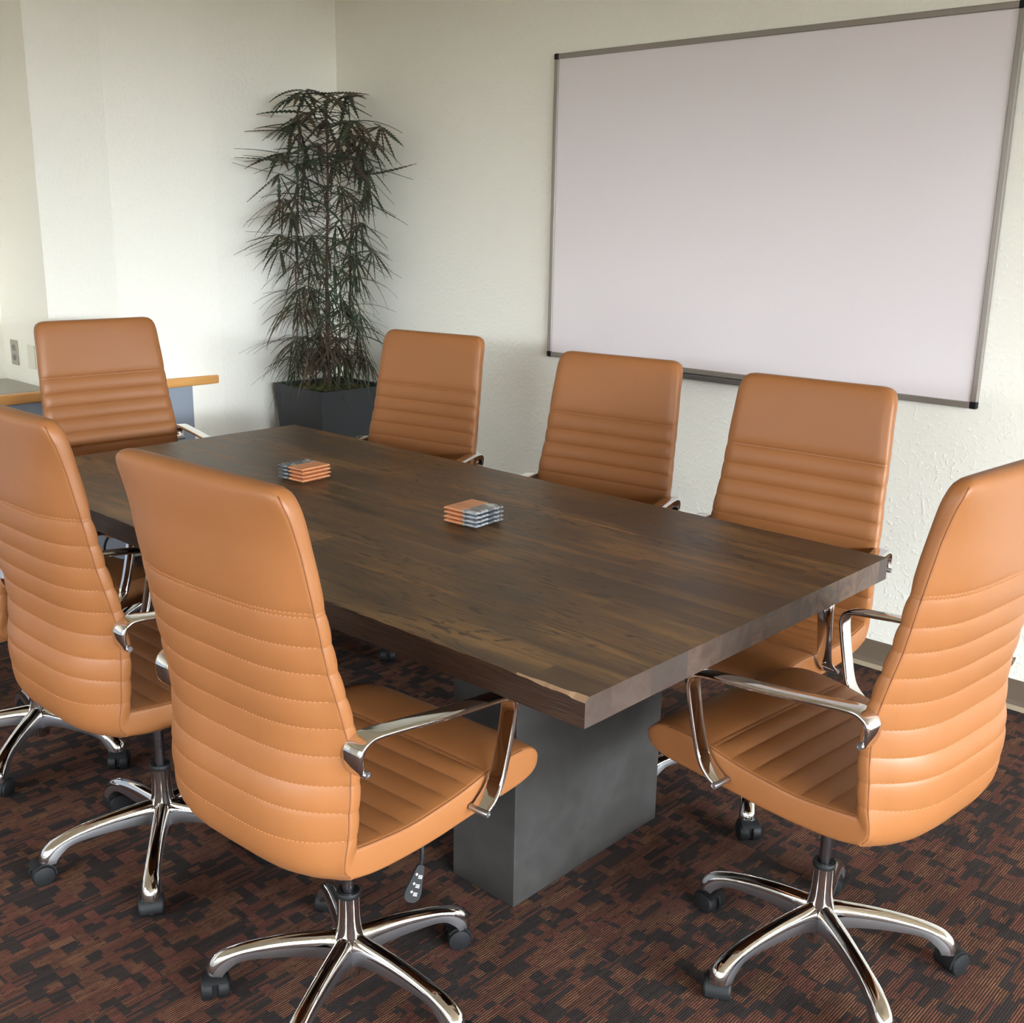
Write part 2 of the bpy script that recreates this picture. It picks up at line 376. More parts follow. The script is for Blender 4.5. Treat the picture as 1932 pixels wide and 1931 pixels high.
# outlet + blank plate on the alcove's side wall (faces -y)
t = thing('wall_outlet', 'grey duplex wall outlet on the alcove side wall above the counter', 'outlet', (-3.927, .735, .945))
b = nb(); box(b, -.034, .034, -.006, 0, -.056, .056, .002); obj('cover_plate', b, 'plate', t)
for zz in (.022, -.022):
    b = nb()
    pts = [(.016 * math.cos(a), .0145 * math.sin(a)) for a in [2 * PI * i / 20 for i in range(20)]]
    vs = [b.verts.new((x, -.0085, z + zz)) for x, z in pts]; v2 = [b.verts.new((x, -.005, z + zz)) for x, z in pts]
    b.faces.new(vs)
    for i in range(20): b.faces.new((vs[i], vs[(i + 1) % 20], v2[(i + 1) % 20], v2[i]))
    s = obj('socket', b, 'outlet', t)
    b = nb(); box(b, -.0075, -.0055, -.0092, -.008, zz - .001, zz + .008); box(b, .0055, .0075, -.0092, -.008, zz - .001, zz + .007); box(b, -.002, .002, -.0092, -.008, zz - .010, zz - .006)
    obj('slot', b, 'black', s)
b = nb(); box(b, -3.790, -3.722, .729, .735, .888, .992, .002)
tag(obj('blank_wall_plate', b, 'blankplate'), 'wall-coloured blank cover plate beside the grey outlet', 'wall plate')

# ------------------------------------------------------------------ whiteboard
X0, X1, Z0, Z1, YB = -2.0786, -.2167, .9868, 2.2194, BY
wb = thing('whiteboard', 'large blank whiteboard in a thin grey metal frame on the wall', 'whiteboard', ((X0 + X1) / 2, BY, Z0))
b = nb(); box(b, X0 + .012, X1 - .012, YB - .014, YB - .001, Z0 + .012, Z1 - .012); obj('writing_surface', rel(b, wb), 'board', wb)
fw = .021
for nm, a in (('frame_rail', (X0 + fw, X1 - fw, Z1 - fw, Z1)), ('frame_rail', (X0 + fw, X1 - fw, Z0, Z0 + fw)), ('frame_rail', (X0, X0 + fw, Z0 + fw, Z1 - fw)), ('frame_rail', (X1 - fw, X1, Z0 + fw, Z1 - fw))):
    b = nb(); box(b, a[0], a[1], YB - .021, YB - .001, a[2], a[3], .003); obj(nm, rel(b, wb), 'boardframe', wb)
for cx in (X0, X1):
    for cz in (Z0, Z1):
        sxx = 1 if cx == X0 else -1; szz = 1 if cz == Z0 else -1
        b = nb(); xa, xb = sorted((cx - .001 * sxx, cx + .023 * sxx)); za, zb = sorted((cz - .001 * szz, cz + .023 * szz))
        box(b, xa, xb, YB - .0225, YB - .001, za, zb, .004, 3); obj('corner_cap', rel(b, wb), 'black', wb)
b = nb(); box(b, -1.50, -.64, YB - .07, YB - .001, Z0 - .014, Z0 - .001, .003); box(b, -1.50, -.64, YB - .072, YB - .066, Z0 - .014, Z0 + .004, .002)
tr = obj('marker_tray', rel(b, wb), 'tray', wb)

# ------------------------------------------------------------------ table
TZ, TT = .785, .0556
TX0, TX1, TY0, TY1 = -2.3486, .0342, -.0431, 1.1094
tb = thing('conference_table', 'long dark brown plank conference table on grey slab legs', 'table', ((TX0 + TX1) / 2, (TY0 + TY1) / 2, 0))
random.seed(4)
b = nb()
nx = 260; xs = [TX0 + (TX1 - TX0) * i / nx for i in range(nx + 1)]
def near(x):                                     # slightly irregular natural front edge
    u = (x - TX0) / (TX1 - TX0)
    return TY0 + .014 * math.sin(PI * u) ** 1.0 * -1 * .55 + .0006 * math.sin(x * 23) + .0003 * math.sin(x * 61 + 1)
sec = []
for i, x in enumerate(xs):
    yn = near(x); ch = .0018 + (.010 * ((x - (TX1 - .17)) / .17) ** .8 * random.uniform(.55, 1) if x > TX1 - .17 else 0) + .0006 * math.sin(x * 90)
    sec.append([(yn, TZ - TT), (yn, TZ - ch * .8), (yn + ch, TZ), (TY1 - .003, TZ), (TY1, TZ - .003), (TY1, TZ - TT)])
R = [[b.verts.new((x, y, z)) for y, z in s] for x, s in zip(xs, sec)]
for A, B in zip(R, R[1:]):
    for k in range(6):
        worn = A[0].co.x > TX1 - .16
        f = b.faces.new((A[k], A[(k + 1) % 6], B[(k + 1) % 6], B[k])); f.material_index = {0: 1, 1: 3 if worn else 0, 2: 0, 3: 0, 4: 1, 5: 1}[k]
f = b.faces.new(R[0]); f.material_index = 2; f = b.faces.new(R[-1][::-1]); f.material_index = 2
o = obj('tabletop', rel(b, tb), ['wood_top', 'wood_side', 'wood_end', 'wood_worn'], tb)
for bx0, bx1 in ((-.6239, -.4204), (-2.02, -1.8165)):
    b = nb(); box(b, bx0, bx1,   .2896, .8520, 0, TZ - TT, .0025, 2); obj('slab_leg', rel(b, tb), 'concrete', tb)
b = nb(); box(b, -1.7165, -.6239, .50, .66, TZ - TT - .09, TZ - TT - .001); obj('under_rail', rel(b, tb), 'black', tb)

# ------------------------------------------------------------------ coasters: two stacks of four
def coaster_parts(t, flip):
    h = .056; e = .0112
    def half(x0, x1, mat, name):
        b = nb(); i = .008
        def X(x, ins): return max(min(x, h - ins), -(h - ins))
        i = .013; lv = [(i, 0), (0.0, e * .62), (0.001, e * .80), (.003, e)]
        rings = []
        for ins, z in lv:
            rings.append([b.verts.new((X(x, ins), y, z)) for x, y in ((x0, -(h - ins)), (x1, -(h - ins)), (x1, h - ins), (x0, h - ins))])
        for A, B in zip(rings, rings[1:]):
            for k in range(4): b.faces.new((A[k], A[(k + 1) % 4], B[(k + 1) % 4], B[k]))
        b.faces.new(rings[0][::-1]); b.faces.new(rings[-1]); obj(name, b, mat, t)
    d = -.008
    if flip: half(-h, d + .016, 'coaster_wood', 'wood_half'); half(d + .016, h, 'coaster_marble', 'marble_half')
    else: half(-h, d, 'coaster_marble', 'marble_half'); half(d, h, 'coaster_wood', 'wood_half')
pos = ['bottom', 'second lowest', 'second highest', 'top']
for (cx, cy, rz, flip, where, desc) in ((-1.587, .588, 4, False, 'in the far stack', 'its wood half toward the camera side'), (-.876, .604, 3, True, 'in the near stack', 'its marble half toward the table end')):
    for k in range(4):
        lb = {0: 'square wood and marble coaster at the bottom of the %s', 1: 'square wood and marble coaster second from the bottom of the %s', 2: 'square wood and marble coaster second from the top of the %s', 3: 'square wood and marble coaster on top of the %s'}[k] % \
            ('far stack, marble at left' if not flip else 'near stack, marble at right')
        t = thing('coaster', lb, 'coaster', (cx + random.uniform(-.0015, .0015), cy + random.uniform(-.0015, .0015), TZ + k * .0114), math.radians(rz + random.uniform(-1.5, 1.5)), 'coasters in the %s stack' % ('near' if flip else 'far'))
        coaster_parts(t, flip)

# ------------------------------------------------------------------ executive chair
BACK = [  # Fy, Fz, Ry, Rz, w, bulge front, bulge rear
    (-.296, 1.1675, -.300, 1.1675, .189, 0, 0), (-.289, 1.166, -.306, 1.165, .207, 0, .001), (-.281, 1.157, -.310, 1.156, .221, 0, .004), (-.275, 1.141, -.307, 1.139, .229, -.001, .008),
    (-.268, 1.118, -.299, 1.116, .233, -.003, .015), (-.257, 1.067, -.285, 1.066, .236, -.006, .024), (-.249, 1.026, -.277, 1.025, .239, -.008, .030), (-.238, .960, -.264, .957, .243, -.009, .036),
    (-.219, .860, -.245, .857, .247, -.010, .041), (-.203, .794, -.229, .790, .253, -.010, .048), (-.189, .730, -.215, .727, .255, -.010, .055), (-.185, .660, -.211, .658, .255, -.010, .063),
    (-.188, .600, -.215, .600, .254, -.010, .067), (-.191, .555, -.217, .550, .252, -.006, .064), (-.192, .538, -.221, .516, .249, -.002, .056), (-.192, .531, -.218, .489, .246, 0, .040), (-.192, .529, -.202, .471, .246, 0, .028)]
SEAT = [(-.192, .529, -.202, .471, .246, 0, .024), (-.150, .524, -.150, .461, .247, .001, .020), (-.070, .517, -.070, .456, .247, .002, .016), (0, .520, 0, .456, .247, .002, .015),
    (.070, .526, .070, .459, .246, .002, .014), (.139, .538, .139, .463, .246, .003, .013), (.200, .544, .200, .465, .245, .003, .011), (.250, .542, .250, .467, .243, .002, .009),
    (.286, .532, .286, .473, .240, .001, .006), (.307, .517, .307, .484, .235, 0, .003), (.316, .505, .316, .498, .228, 0, 0)]
class Loft:
    def __init__(s, T):
        s.T = T; s.S = [0]
        for a, b in zip(T, T[1:]): s.S.append(s.S[-1] + .5 * (math.dist(a[0:2], b[0:2]) + math.dist(a[2:4], b[2:4])))
    def at(s, u):
        S = s.S; u = min(max(u, 0), S[-1]); i = 0
        while i < len(S) - 2 and S[i + 1] < u: i += 1
        t = (u - S[i]) / (S[i + 1] - S[i]); P = s.T; out = []
        for k in range(7):
            p1, p2 = P[i][k], P[i + 1][k]; h = S[i + 1] - S[i]
            m1 = (P[i + 1][k] - P[i - 1][k]) / (S[i + 1] - S[i - 1]) * h if i > 0 else (p2 - p1)
            m2 = (P[i + 2][k] - P[i][k]) / (S[i + 2] - S[i]) * h if i + 2 < len(P) else (p2 - p1)
            out.append((2 * t**3 - 3 * t**2 + 1) * p1 + (t**3 - 2 * t**2 + t) * m1 + (-2 * t**3 + 3 * t**2) * p2 + (t**3 - t**2) * m2)
        return out
    def find(s, k, v):
        lo, hi = None, None; n = 2000
        best = min(range(n + 1), key=lambda i: abs(s.at(s.S[-1] * i / n)[k] - v)); return s.S[-1] * best / n
NF = 22; QA = .0028
def ring(row, of, orr, ow=0):
    """of / orr: outward offset of the front / rear surface (function of xn); ow: inset of the sides"""
    Fy, Fz, Ry, Rz, w, bf, br = row; w -= ow
    F = Vector((0, Fy, Fz)); Rv = Vector((0, Ry, Rz)); d = (Rv - F); H = max(d.length, .0005); d /= H
    r = min(.009, H * .45); pts = []
    for i in range(NF + 1):                        # front, left to right
        xn = -1 + 2 * i / NF; x = xn * (w - r); pts.append((x, -(bf * (1 - xn * xn)) - of(xn)))
    for a in (30, 60): pts.append((w - r + r * math.sin(math.radians(a)), r - r * math.cos(math.radians(a)) - of(1) * .5))
    pts.append((w, r)); pts.append((w, H / 2)); pts.append((w, H - r))
    for a in (60, 30): pts.append((w - r + r * math.sin(math.radians(a)), H - r + r * math.cos(math.radians(a)) + orr(1) * .5))
    for i in range(NF + 1):
        xn = 1 - 2 * i / NF; x = xn * (w - r); pts.append((x, H + br * (1 - abs(xn) ** 3.6) + orr(xn)))
    for a in (30, 60): pts.append((-(w - r + r * math.sin(math.radians(a))), H - r + r * math.cos(math.radians(a)) + orr(1) * .5))
    pts.append((-w, H - r)); pts.append((-w, H / 2)); pts.append((-w, r))
    for a in (60, 30): pts.append((-(w - r + r * math.sin(math.radians(a))), r - r * math.cos(math.radians(a)) - of(1) * .5))
    return [F + d * t + Vector((x, 0, 0)) for x, t in pts], d
def quilt(u, G, a):
    """pillow offset between stitched channels; G sorted groove positions"""
    if not G or u < G[0] or u > G[-1]:
        dd = min(abs(u - G[0]), abs(u - G[-1])) if G else 1
        return -.0 + a * (1 - math.exp(-dd / .010)) 
    for g0, g1 in zip(G, G[1:]):
        if g0 <= u <= g1:
            t = abs(2 * (u - g0) / (g1 - g0) - 1); amp = a * min(1, (g1 - g0) / .04)
            return amp * (1 - t ** 2.6)
    return 0
def build_cushion(L, G, a, rear_ribs, name, parent):
    us = {0, L.S[-1]}
    n = int(L.S[-1] / .009)
    for i in range(n + 1): us.add(L.S[-1] * i / n)
    for g in G:
        for o in (-.005, -.0025, -.001, 0, .001, .0025, .005): us.add(g + o)
    for e in (.001, .003): us.add(e); us.add(L.S[-1] - e)
    us = sorted(u for u in us if 0 <= u <= L.S[-1]); bm = nb(); rings = []
    for u in us:
        q = quilt(u, G, a); row = L.at(u); H = math.dist(row[0:2], row[2:4]); k = min(1, H / .02)
        fo = (lambda xn, q=q, k=k: q * k * (1 - abs(xn) ** 8)) ; ro = (lambda xn, q=q, k=k: q * k * (1 - .35 * abs(xn) ** 8)) if rear_ribs else (lambda xn: 0)
        if rear_ribs: fo = (lambda xn, q=q, k=k: 1.9 * q * k * (1 - .35 * abs(xn) ** 8))
        ow = .0015 * (1 - min(1, q / a)) if rear_ribs else 0
        P, d = ring(row, fo, ro, ow); rings.append([bm.verts.new(p) for p in P])
    N = len(rings[0])
    for A, B in zip(rings, rings[1:]):
        for i in range(N): bm.faces.new((A[i], A[(i + 1) % N], B[(i + 1) % N], B[i]))
    bm.faces.new(rings[0][::-1]); bm.faces.new(rings[-1])
    return obj(name, bm, 'leather', parent, True, 60)
LB, LS = Loft(BACK), Loft(SEAT)
GB = sorted([LB.find(3, z) for z in (.964, .957, .905, .857, .808, .758, .706, .652, .603, .552)])
GS = sorted([LS.find(0, y) for y in (.143, .133, .090, .040, -.014, -.070, -.125, -.172)])
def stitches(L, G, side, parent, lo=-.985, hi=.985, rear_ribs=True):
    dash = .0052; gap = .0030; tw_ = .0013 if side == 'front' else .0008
    for g in G:                                   # one thread row per stitched groove; front rows paint its crease shade
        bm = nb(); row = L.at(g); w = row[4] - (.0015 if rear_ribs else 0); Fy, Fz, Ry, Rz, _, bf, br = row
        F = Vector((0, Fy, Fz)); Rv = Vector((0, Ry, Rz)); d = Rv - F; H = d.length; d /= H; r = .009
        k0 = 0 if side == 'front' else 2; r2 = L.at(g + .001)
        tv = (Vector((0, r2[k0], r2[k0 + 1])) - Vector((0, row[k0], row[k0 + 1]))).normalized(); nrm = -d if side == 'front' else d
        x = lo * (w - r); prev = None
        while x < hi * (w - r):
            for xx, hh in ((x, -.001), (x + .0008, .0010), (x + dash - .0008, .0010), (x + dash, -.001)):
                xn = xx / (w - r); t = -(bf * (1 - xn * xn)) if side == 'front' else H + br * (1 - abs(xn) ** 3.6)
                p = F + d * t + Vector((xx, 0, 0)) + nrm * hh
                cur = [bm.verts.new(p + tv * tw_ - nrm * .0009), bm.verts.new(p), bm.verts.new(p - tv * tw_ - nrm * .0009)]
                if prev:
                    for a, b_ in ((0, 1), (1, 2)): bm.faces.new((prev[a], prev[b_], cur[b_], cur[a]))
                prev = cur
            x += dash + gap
        obj('stitch_line', bm, 'seam_shade' if side == 'front' else 'thread', parent)
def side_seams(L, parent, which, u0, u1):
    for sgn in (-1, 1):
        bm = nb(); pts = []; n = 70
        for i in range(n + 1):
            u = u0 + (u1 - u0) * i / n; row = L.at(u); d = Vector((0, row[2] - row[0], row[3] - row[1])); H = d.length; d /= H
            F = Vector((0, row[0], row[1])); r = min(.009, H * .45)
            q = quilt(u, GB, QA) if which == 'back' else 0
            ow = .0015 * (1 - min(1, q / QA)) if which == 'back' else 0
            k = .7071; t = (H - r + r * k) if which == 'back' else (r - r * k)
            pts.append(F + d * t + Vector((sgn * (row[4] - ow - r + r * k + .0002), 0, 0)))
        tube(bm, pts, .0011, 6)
        obj('side_seam', bm, 'seam_shade', parent, True)  # dark tube draws the groove shade of the seam
# arm: flat polished band
ARM = [(.268, -.210, .686), (.268, -.2145, .698), (.268, -.2165, .712), (.268, -.2145, .726), (.269, -.205, .7375), (.271, -.180, .7430), (.274, -.10, .734), (.276, -.02, .7235), (.276, .07, .7135), (.276, .130, .7065), (.276, .156, .699), (.276, .166, .682), (.276, .164, .655), (.275, .153, .600), (.273, .140, .548), (.272, .129, .522), (.272, .111, .503), (.272, .089, .488)]
AW = [.0215, .0225, .0235, .024, .0235, .0215, .0200, .0195, .0195, .020, .0205, .0205, .0195, .0185, .0185, .0195, .0210, .0205]
def arm_mesh(sgn):
    pts = cat(ARM, 5); W = cat([(w_, 0, 0) for w_ in AW], 5); bm = nb(); rings = []
    for i, p in enumerate(pts):
        t = (pts[min(i + 1, len(pts) - 1)] - pts[max(i - 1, 0)]).normalized(); wx = W[i].x; th = .0058
        xv = Vector((1, 0, 0)); xv = (xv - t * xv.dot(t)).normalized(); n = t.cross(xv)      # n: one face
        if n.z < 0 and False: n = -n
        cs = []
        for a in range(20):
            A = 2 * PI * a / 20; c, s = math.cos(A), math.sin(A)
            cs.append((math.copysign(abs(c) ** .32, c) * wx, math.copysign(abs(s) ** .8, s) * th))
        q = [p + xv * u + n * v for u, v in cs]
        if sgn < 0: q = [Vector((-v.x, v.y, v.z)) for v in q]
        rings.append([bm.verts.new(v) for v in q])
    for A, B in zip(rings, rings[1:]):
        for i in range(20): bm.faces.new((A[i], A[(i + 1) % 20], B[(i + 1) % 20], B[i]))
    bm.faces.new(rings[0][::-1]); bm.faces.new(rings[-1]); return bm
LEG_T = [(.0, .150), (.03, .150), (.06, .147), (.11, .141), (.16, .132), (.21, .120), (.245, .108), (.268, .097), (.284, .083), (.2925, .068), (.296, .050)]
LEG_B = [(.0, .070), (.03, .088), (.06, .097), (.11, .098), (.16, .095), (.20, .091), (.225, .084), (.238, .075), (.250, .064), (.256, .056), (.258, .050)]
LEG_W = [.018, .0190, .0185, .0175, .0170, .0172, .0182, .0195, .0210, .0220, .0220]
def leg_mesh():
    T = cat([(a, b, 0) for a, b in LEG_T], 4); B = cat([(a, b, 0) for a, b in LEG_B], 4); W = cat([(a, 0, 0) for a in LEG_W], 4); bm = nb(); rings = []
    for t, bo, wv in zip(T, B, W):
        t = Vector((t.x, 0, t.y)); bo = Vector((bo.x, 0, bo.y)); wx = wv.x; pr = []
        d = (t - bo)
        for f, ww in ((0, .70), (.0, .95), (.52, 1.0), (.68, .92), (.86, .72), (.97, .38), (1.0, 0)):
            pr.append((f, ww))
        loop = [bo + d * f + Vector((0, ww * wx, 0)) for f, ww in pr] + [bo + d * f - Vector((0, ww * wx, 0)) for f, ww in pr[-2::-1]]
        rings.append([bm.verts.new(v) for v in loop])
    n = len(rings[0])
    for A, Bq in zip(rings, rings[1:]):
        for i in range(n):
            f = bm.faces.new((A[i], A[(i + 1) % n], Bq[(i + 1) % n], Bq[i])); f.material_index = 1 if i in (0, 1, n - 1, n - 2, n - 3) and i != 2 else 0
    bm.faces.new(rings[0][::-1]); bm.faces.new(rings[-1]); return bm
def caster_mesh():
    bm = nb(); r = .0262
    cyl(bm, (0, 0, .058), (0, 0, .035), .012, n=14)
    for s in (-1, 1):                        # twin wheels on the Y axis, trailing in -X
        c = Vector((-.012, 0, r)); y0, y1 = s * .005, s * .0285; n = 28
        prof = [(y0, r * .92), (y0 + s * .002, r), (y1 - s * .005, r), (y1 - s * .001, r * .9), (y1 + s * .001, r * .55), (y1 + s * .0015, .001)]
        rings = [[bm.verts.new(c + Vector((q * math.cos(2 * PI * k / n), y, q * math.sin(2 * PI * k / n)))) for k in range(n)] for y, q in prof]
        for A, B in zip(rings, rings[1:]):
            for k in range(n): bm.faces.new((A[k], A[(k + 1) % n], B[(k + 1) % n], B[k]))
        bm.faces.new(rings[0]); bm.faces.new(rings[-1])
    # hood between and over the wheels
    n = 16; outer = [(-.012 + .0302 * math.cos(a), r + .0302 * math.sin(a)) for a in [math.radians(-8 + 150 * k / n) for k in range(n + 1)]]
    inner = [(-.012 + .0266 * math.cos(a), r + .0266 * math.sin(a)) for a in [math.radians(-8 + 150 * k / n) for k in range(n + 1)]][::-1]
    poly = outer + inner; y = .0235
    A = [bm.verts.new((x, -y, z)) for x, z in poly]; B = [bm.verts.new((x, y, z)) for x, z in poly]; m = len(poly)
    for i in range(m): bm.faces.new((A[i], A[(i + 1) % m], B[(i + 1) % m], B[i]))
    for i in range(n):
        for V in (A, B): bm.faces.new((V[i], V[i + 1], V[m - 2 - i], V[m - 1 - i]))
    box(bm, -.030, .012, -.0045, .0045, .014, .048)
    return bm
CHAIR_UP = []                                 # parts that ride on the gas lift
def make_chair():
    t = thing('office_chair', '', 'office chair')
    bk = build_cushion(LB, GB, QA, True, 'backrest', t)
    stitches(LB, GB, 'rear', bk); stitches(LB, GB, 'front', bk)
    side_seams(LB, bk, 'back', LB.S[2], LB.S[-1] - .004)
    se = build_cushion(LS, GS, .0050, False, 'seat', t)
    stitches(LS, GS, 'front', se, rear_ribs=False, lo=-.93, hi=.93)
    side_seams(LS, se, 'seat', .004, LS.S[7])
    for s in (1, -1):
        a = obj('armrest', arm_mesh(s), 'chrome', t, True)
        for by_, bz_ in ((-.2085, .6885), (.089, .4885)):
            b = nb(); lathe(b, [(.0068, 0), (.0068, .0435), (.0060, .0450), (.0040, .0450), (.0034, .0435), (.001, .0435)], 18)
            bmesh.ops.rotate(b, matrix=Matrix.Rotation(s * PI / 2, 3, 'Y'), verts=b.verts[:]); bmesh.ops.translate(b, vec=(s * .2495, by_, bz_), verts=b.verts[:])
            obj('bolt', b, 'castalu', a, True, 40)
    b = nb(); prism(b, [(-.075, -.10), (.075, -.10), (.085, .05), (.06, .13), (-.06, .13), (-.085, .05)], .412, .446)
    mech = obj('tilt_mechanism', b, 'black', t)
    # height lever with printed paddle
    b = nb(); tube(b, cat([(.04, .045, .43), (.10, .046, .424), (.150, .046, .412), (.168, .042, .385), (.170, .036, .352)], 6), .0045, 10)
    lv = obj('height_lever', b, 'black', t, True)
    L = Vector((0, -.42, -.907)).normalized(); top_ = Vector((.170, .036, .356)); vdir = Vector((.86, -.50, .1)).normalized(); Wd = L.cross(vdir).normalized(); Nn = Wd.cross(L).normalized()
    if Nn.dot(vdir) < 0: Nn = -Nn
    prof = [(0, .006), (.008, .0085), (.030, .012), (.052, .0165), (.064, .0155), (.071, .009), (.0725, .004)]
    outl = [(l, w_) for l, w_ in prof] + [(l, -w_) for l, w_ in prof[::-1]]; b = nb()
    A = [b.verts.new(top_ + L * l + Wd * w_ + Nn * .004) for l, w_ in outl]; B = [b.verts.new(top_ + L * l + Wd * w_ - Nn * .004) for l, w_ in outl]
    b.faces.new(A); b.faces.new(B[::-1])
    for i in range(len(outl)): b.faces.new((A[i], A[(i + 1) % len(outl)], B[(i + 1) % len(outl)], B[i]))
    pd = obj('paddle', b, 'black', lv)
    b = nb()
    def mark(l, w0, w1, hl):
        q = [top_ + L * (l + a) + Wd * c + Nn * .0043 for a, c in ((-hl, w0), (-hl, w1), (hl, w1), (hl, w0))]; b.faces.new([b.verts.new(v) for v in q])
    sgn = 1 if Wd.y < 0 else -1
    for l0 in (.018, .036, .052):
        c = [top_ + L * (l0 + a) + Wd * (sgn * (.004) + e) + Nn * .0043 for a, e in ((-.003, 0), (0, .0026), (.003, 0), (0, -.0026))]; b.faces.new([b.verts.new(v) for v in c])
        for k in range(3): mark(l0 + .001 + k * .0026, -sgn * .0085, -sgn * .0005, .0006)
    prm = b
    obj('printed_marks', b, 'white_mark', lv)
    # gas lift + base
    b = nb(); cyl(b, (0, 0, .24), (0, 0, .42), .0125, n=24); obj('gas_rod', b, 'rod', t, True, 40)
    b = nb(); lathe(b, [(.0236, .2335), (.0246, .235), (.0246, .2425), (.0230, .2445), (.014, .2435), (.014, .236), (.001, .236)], 32); obj('collar', b, 'black', t, True, 40)
    b = nb(); lathe(b, [(.018, .052), (.0235, .055), (.0245, .075), (.0255, .10), (.031, .125), (.0280, .150), (.0250, .168), (.0238, .19), (.0236, .233), (.017, .2335), (.017, .228)], 40); obj('hub', b, 'chrome', t, True, 50)
    lm = leg_mesh(); lg0 = None
    for k in range(5):
        if k == 0: lg = lg0 = obj('leg', lm, ['chrome', 'castalu'], t, True, 45)
        else: lg = lg0.copy(); C.objects.link(lg)
        lg.parent = t; lg.rotation_euler = (0, 0, math.radians(72 * k)); lg['slot'] = k
        if k == 0: cm = obj('caster', caster_mesh(), 'black', lg, True, 40)
        else: cm = cs0.copy(); C.objects.link(cm); cm.parent = lg
        if k == 0: cs0 = cm
        cm.location = (.279, 0, 0)
    return t
def copy_tree(o, parent=None):
    c = o.copy(); C.objects.link(c)
    if parent is not None: c.parent = parent
    for ch in list(o.children): copy_tree(ch, c)
    return c
proto = make_chair()
CHAIRS = [  # x, y, facing deg, lift offset, leg angle(world), caster swivels, label
    (-.463, -.160, 3.0, 0, 8, (200, 60, 300, 150, 20), 'nearest tan leather office chair seen from behind, its height lever showing'),
    (.178, .617, 85.2, 0, 37, (250, 40, 170, 300, 110), 'tan leather office chair at the near right end of the table'),
    (-1.210, -.150, .5, 0, 35.5, (20, 140, 260, 80, 330), 'tan leather office chair seen from behind, second on the near side'),
    (-1.955, -.125, 6, 0, 23.5, (140, 20, 230, 90, 300), 'tan leather office chair at far left edge, mostly hidden behind another chair'),
    (-.357, 1.172, 183.5, -.028, 17.5, (60, 200, 310, 20, 140), 'tan leather office chair across the table below the whiteboard right half'),
    (-1.095, 1.255, 187.5, -.038, 50, (60, 200, 310, 20, 140), 'tan leather office chair across the table at the whiteboard lower left corner'),
    (-1.975, 1.250, 190.4, -.032, 30, (60, 200, 310, 20, 140), 'tan leather office chair across the table beside the planter'),
    (-2.650, .614, 266, 0, 10, (60, 200, 310, 20, 140), 'tan leather office chair at the far end in front of the counter'),
]
chairs = [proto] + [copy_tree(proto) for _ in CHAIRS[1:]]
for o, (x, y, f, dz, la, sw, lb) in zip(chairs, CHAIRS):
    o.location = (x, y, 0); o.rotation_euler = (0, 0, math.radians(f)); tag(o, lb, 'office chair', 'tan leather office chairs around the table')
    for ch in o.children:
        if 'slot' in ch.keys():
            k = ch['slot']; ch.rotation_euler = (0, 0, math.radians(la - f + 72 * k))
            for q in ch.children: q.rotation_euler = (0, 0, math.radians(sw[k] - 72 * k - la))
        elif ch.name.split('.')[0] in ('backrest', 'seat', 'armrest', 'tilt_mechanism', 'height_lever', 'gas_rod'): ch.location.z = dz

# ------------------------------------------------------------------ potted false aralia
PX, PY, PH = -3.245, 1.985, .76
pp = thing('potted_plant', 'tall spiky dark-leaved plant in a square charcoal planter in the corner', 'plant', (PX, PY, 0), math.radians(-3))
def sq(bm, h, z): return [bm.verts.new((x * h, y * h, z)) for x, y in ((-1, -1), (1, -1), (1, 1), (-1, 1))]
b = nb(); lv = [(.150, 0), (.205, PH), (.192, PH), (.190, PH - .05)]; rr = [sq(b, h, z) for h, z in lv]
for A, B in zip(rr, rr[1:]):
    for k in range(4): b.faces.new((A[k], A[(k + 1) % 4], B[(k + 1) % 4], B[k]))
b.faces.new(rr[0][::-1]); b.faces.new(rr[-1]); obj('planter', b, 'pot', pp)
random.seed(12)
b = nb(); n = 26; G = []
for i in range(n + 1):
    G.append([b.verts.new(((i / n - .5) * .378, (j / n - .5) * .378, PH - .028 + .016 * random.random() + .022 * math.exp(-((i / n - .5)**2 + (j / n - .5)**2) * 9))) for j in range(n + 1)])
for i in range(n):
    for j in range(n): b.faces.new((G[i][j], G[i + 1][j], G[i + 1][j + 1], G[i][j + 1]))
obj('moss', b, 'moss', pp)
stem_top = 2.04
def stem(z):                                   # main stem centre at height z
    u = (z - PH) / (stem_top - PH); return Vector((-.012 * math.sin(u * 3) - .03 * max(0, u - .75) * 2 , -.015 * math.sin(u * 4 + 1) + .0, z))
sb = nb(); tube(sb, [stem(PH - .03 + (stem_top - PH + .03) * i / 40) for i in range(41)], [.0105 - .007 * i / 40 for i in range(41)], 8)
for dx, dy, hh in ((.03, .02, .55), (-.035, .01, .42), (.0, -.04, .34)):
    tube(sb, [(dx * (1 + .6 * i / 10), dy * (1 + .6 * i / 10), PH - .03 + hh * i / 10) for i in range(11)], [.006 - .003 * i / 10 for i in range(11)], 6)
fb = nb()
def clampxy(v):                                # the walls stop the leaf tips
    return Vector((max(v.x, -.262), min(v.y, .262), v.z))
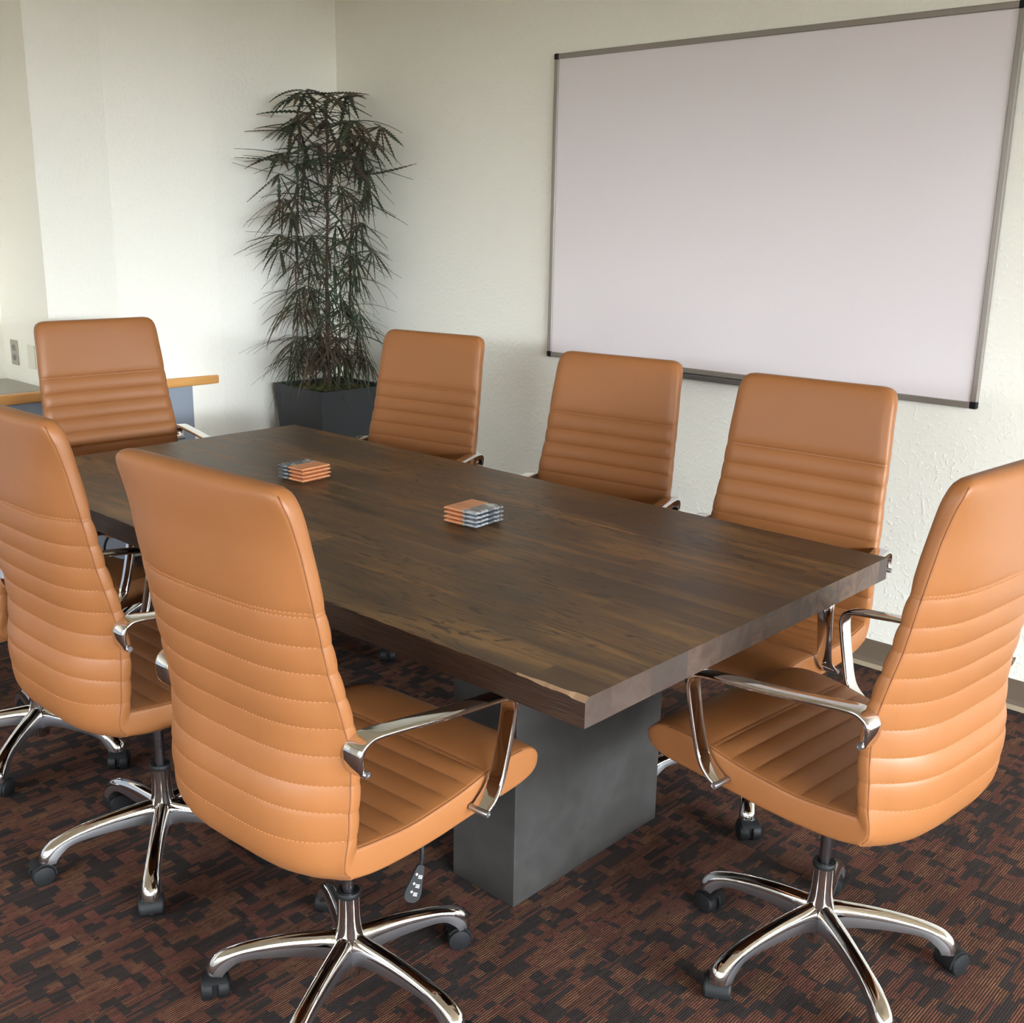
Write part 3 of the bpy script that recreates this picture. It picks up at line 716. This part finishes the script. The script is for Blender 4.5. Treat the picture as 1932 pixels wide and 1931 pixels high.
def leaflet(base, dirv, length, width, droop, serr, side0):
    d = dirv.normalized(); up = Vector((0, 0, 1)); s = d.cross(up)
    s = s.normalized() if s.length > .05 else side0.normalized()
    tw = random.uniform(-.5, .5); nrm = s.cross(d).normalized(); s = (s * math.cos(tw) + nrm * math.sin(tw))
    nseg = 22 if serr > .3 else 12; p = base.copy(); prev = None; step = length / nseg; dv = d.copy(); fold = .25 * width
    for i in range(nseg + 1):
        u = i / nseg
        wv = width * (.25 + .75 * math.sin(PI * min(1, u * 1.12) ** .8) if u < .9 else (1 - u) * 3.2 + .02) if u > .08 else width * .12
        if u > .10 and i % 2 == 1 and u < .93: wv *= (1 + serr)
        elif i % 2 == 0 and u > .1: wv *= (1 - .45 * min(1, serr))
        ss = (s - dv * s.dot(dv)).normalized(); nn = ss.cross(dv)
        row = [fb.verts.new(clampxy(q_)) for q_ in (p - ss * wv + nn * fold, p, p + ss * wv + nn * fold)]
        if prev:
            fb.faces.new((prev[0], prev[1], row[1], row[0])); fb.faces.new((prev[1], prev[2], row[2], row[1]))
        prev = row; p = p + dv * step; dv = (dv + Vector((0, 0, -droop / nseg))).normalized()
def leaf(z, az, pl, elev, nl, ll, lw, droop, serr):
    o = stem(z); a = Vector((math.cos(az), math.sin(az), 0))
    pts = []
    for i in range(7):
        u = i / 6; pts.append(clampxy(o + a * (pl * math.cos(elev) * u) + Vector((0, 0, pl * (math.sin(elev) * u - .10 * u * u)))))
    tube(sb, pts, [.0022 - .001 * i / 6 for i in range(7)], 5)
    c = pts[-1]; side = Vector((-a.y, a.x, 0))
    room = 1.0
    for k in range(nl):
        ph = (k - (nl - 1) / 2) / nl * 2 * PI * .90 + random.uniform(-.12, .12)
        dv = a * math.cos(ph) + side * math.sin(ph); dv.z = random.uniform(-.55, .12) if z > PH + .5 else random.uniform(-.6, .2)
        l = ll * (.62 + .38 * math.cos(ph * .5)) * random.uniform(.8, 1.12)
        tip = c + dv.normalized() * l
        lim = 1.0                                # shorten what would reach the wall
        if tip.x < -.27: dv.z -= (-.27 - tip.x) * 9; lim = .9
        if tip.y > .22: dv.z -= (tip.y - .22) * 9; lim = .85
        if tip.x < -.27: dv.x = max(dv.x, (-.27 - c.x) / max(l, .01))
        if tip.y > .22: dv.y = min(dv.y, (.22 - c.y) / max(l, .01)) * .8
        leaflet(c, dv, l * lim, lw * random.uniform(.8, 1.15), droop * random.uniform(.7, 1.3), serr, side)
GA = 2.399963
az = .6; N = 122
for i in range(N):
    u = i / (N - 1); z = PH + .05 + (stem_top - PH - .05) * u ** 1.2; az += GA
    if u > .92: leaf(z, az, random.uniform(.10, .24), random.uniform(.25, 1.25), 8, random.uniform(.19, .25), .0095, random.uniform(.0, .8), .85)
    elif u > .72: leaf(z, az, random.uniform(.18, .28), random.uniform(.30, .65), random.choice((7, 8)), random.uniform(.20, .30), .0080, random.uniform(-.15, .45), .7)
    elif u > .45: leaf(z, az, random.uniform(.16, .26), random.uniform(.25, .6), 9, random.uniform(.20, .28), .0056, random.uniform(.1, .8), .45)
    else: leaf(z, az, random.uniform(.08, .24), random.uniform(.35, .8), 10, random.uniform(.20, .31), .0042, random.uniform(.5, 1.5), .25)
for i in range(11):
    az += GA; leaf(PH + random.uniform(.06, .16), az, random.uniform(.12, .22), random.uniform(.05, .5), 8, random.uniform(.20, .28), .0042, random.uniform(1.2, 2.4), .25)
obj('stem', sb, 'stem', pp, True); obj('foliage', fb, 'leaf', pp)
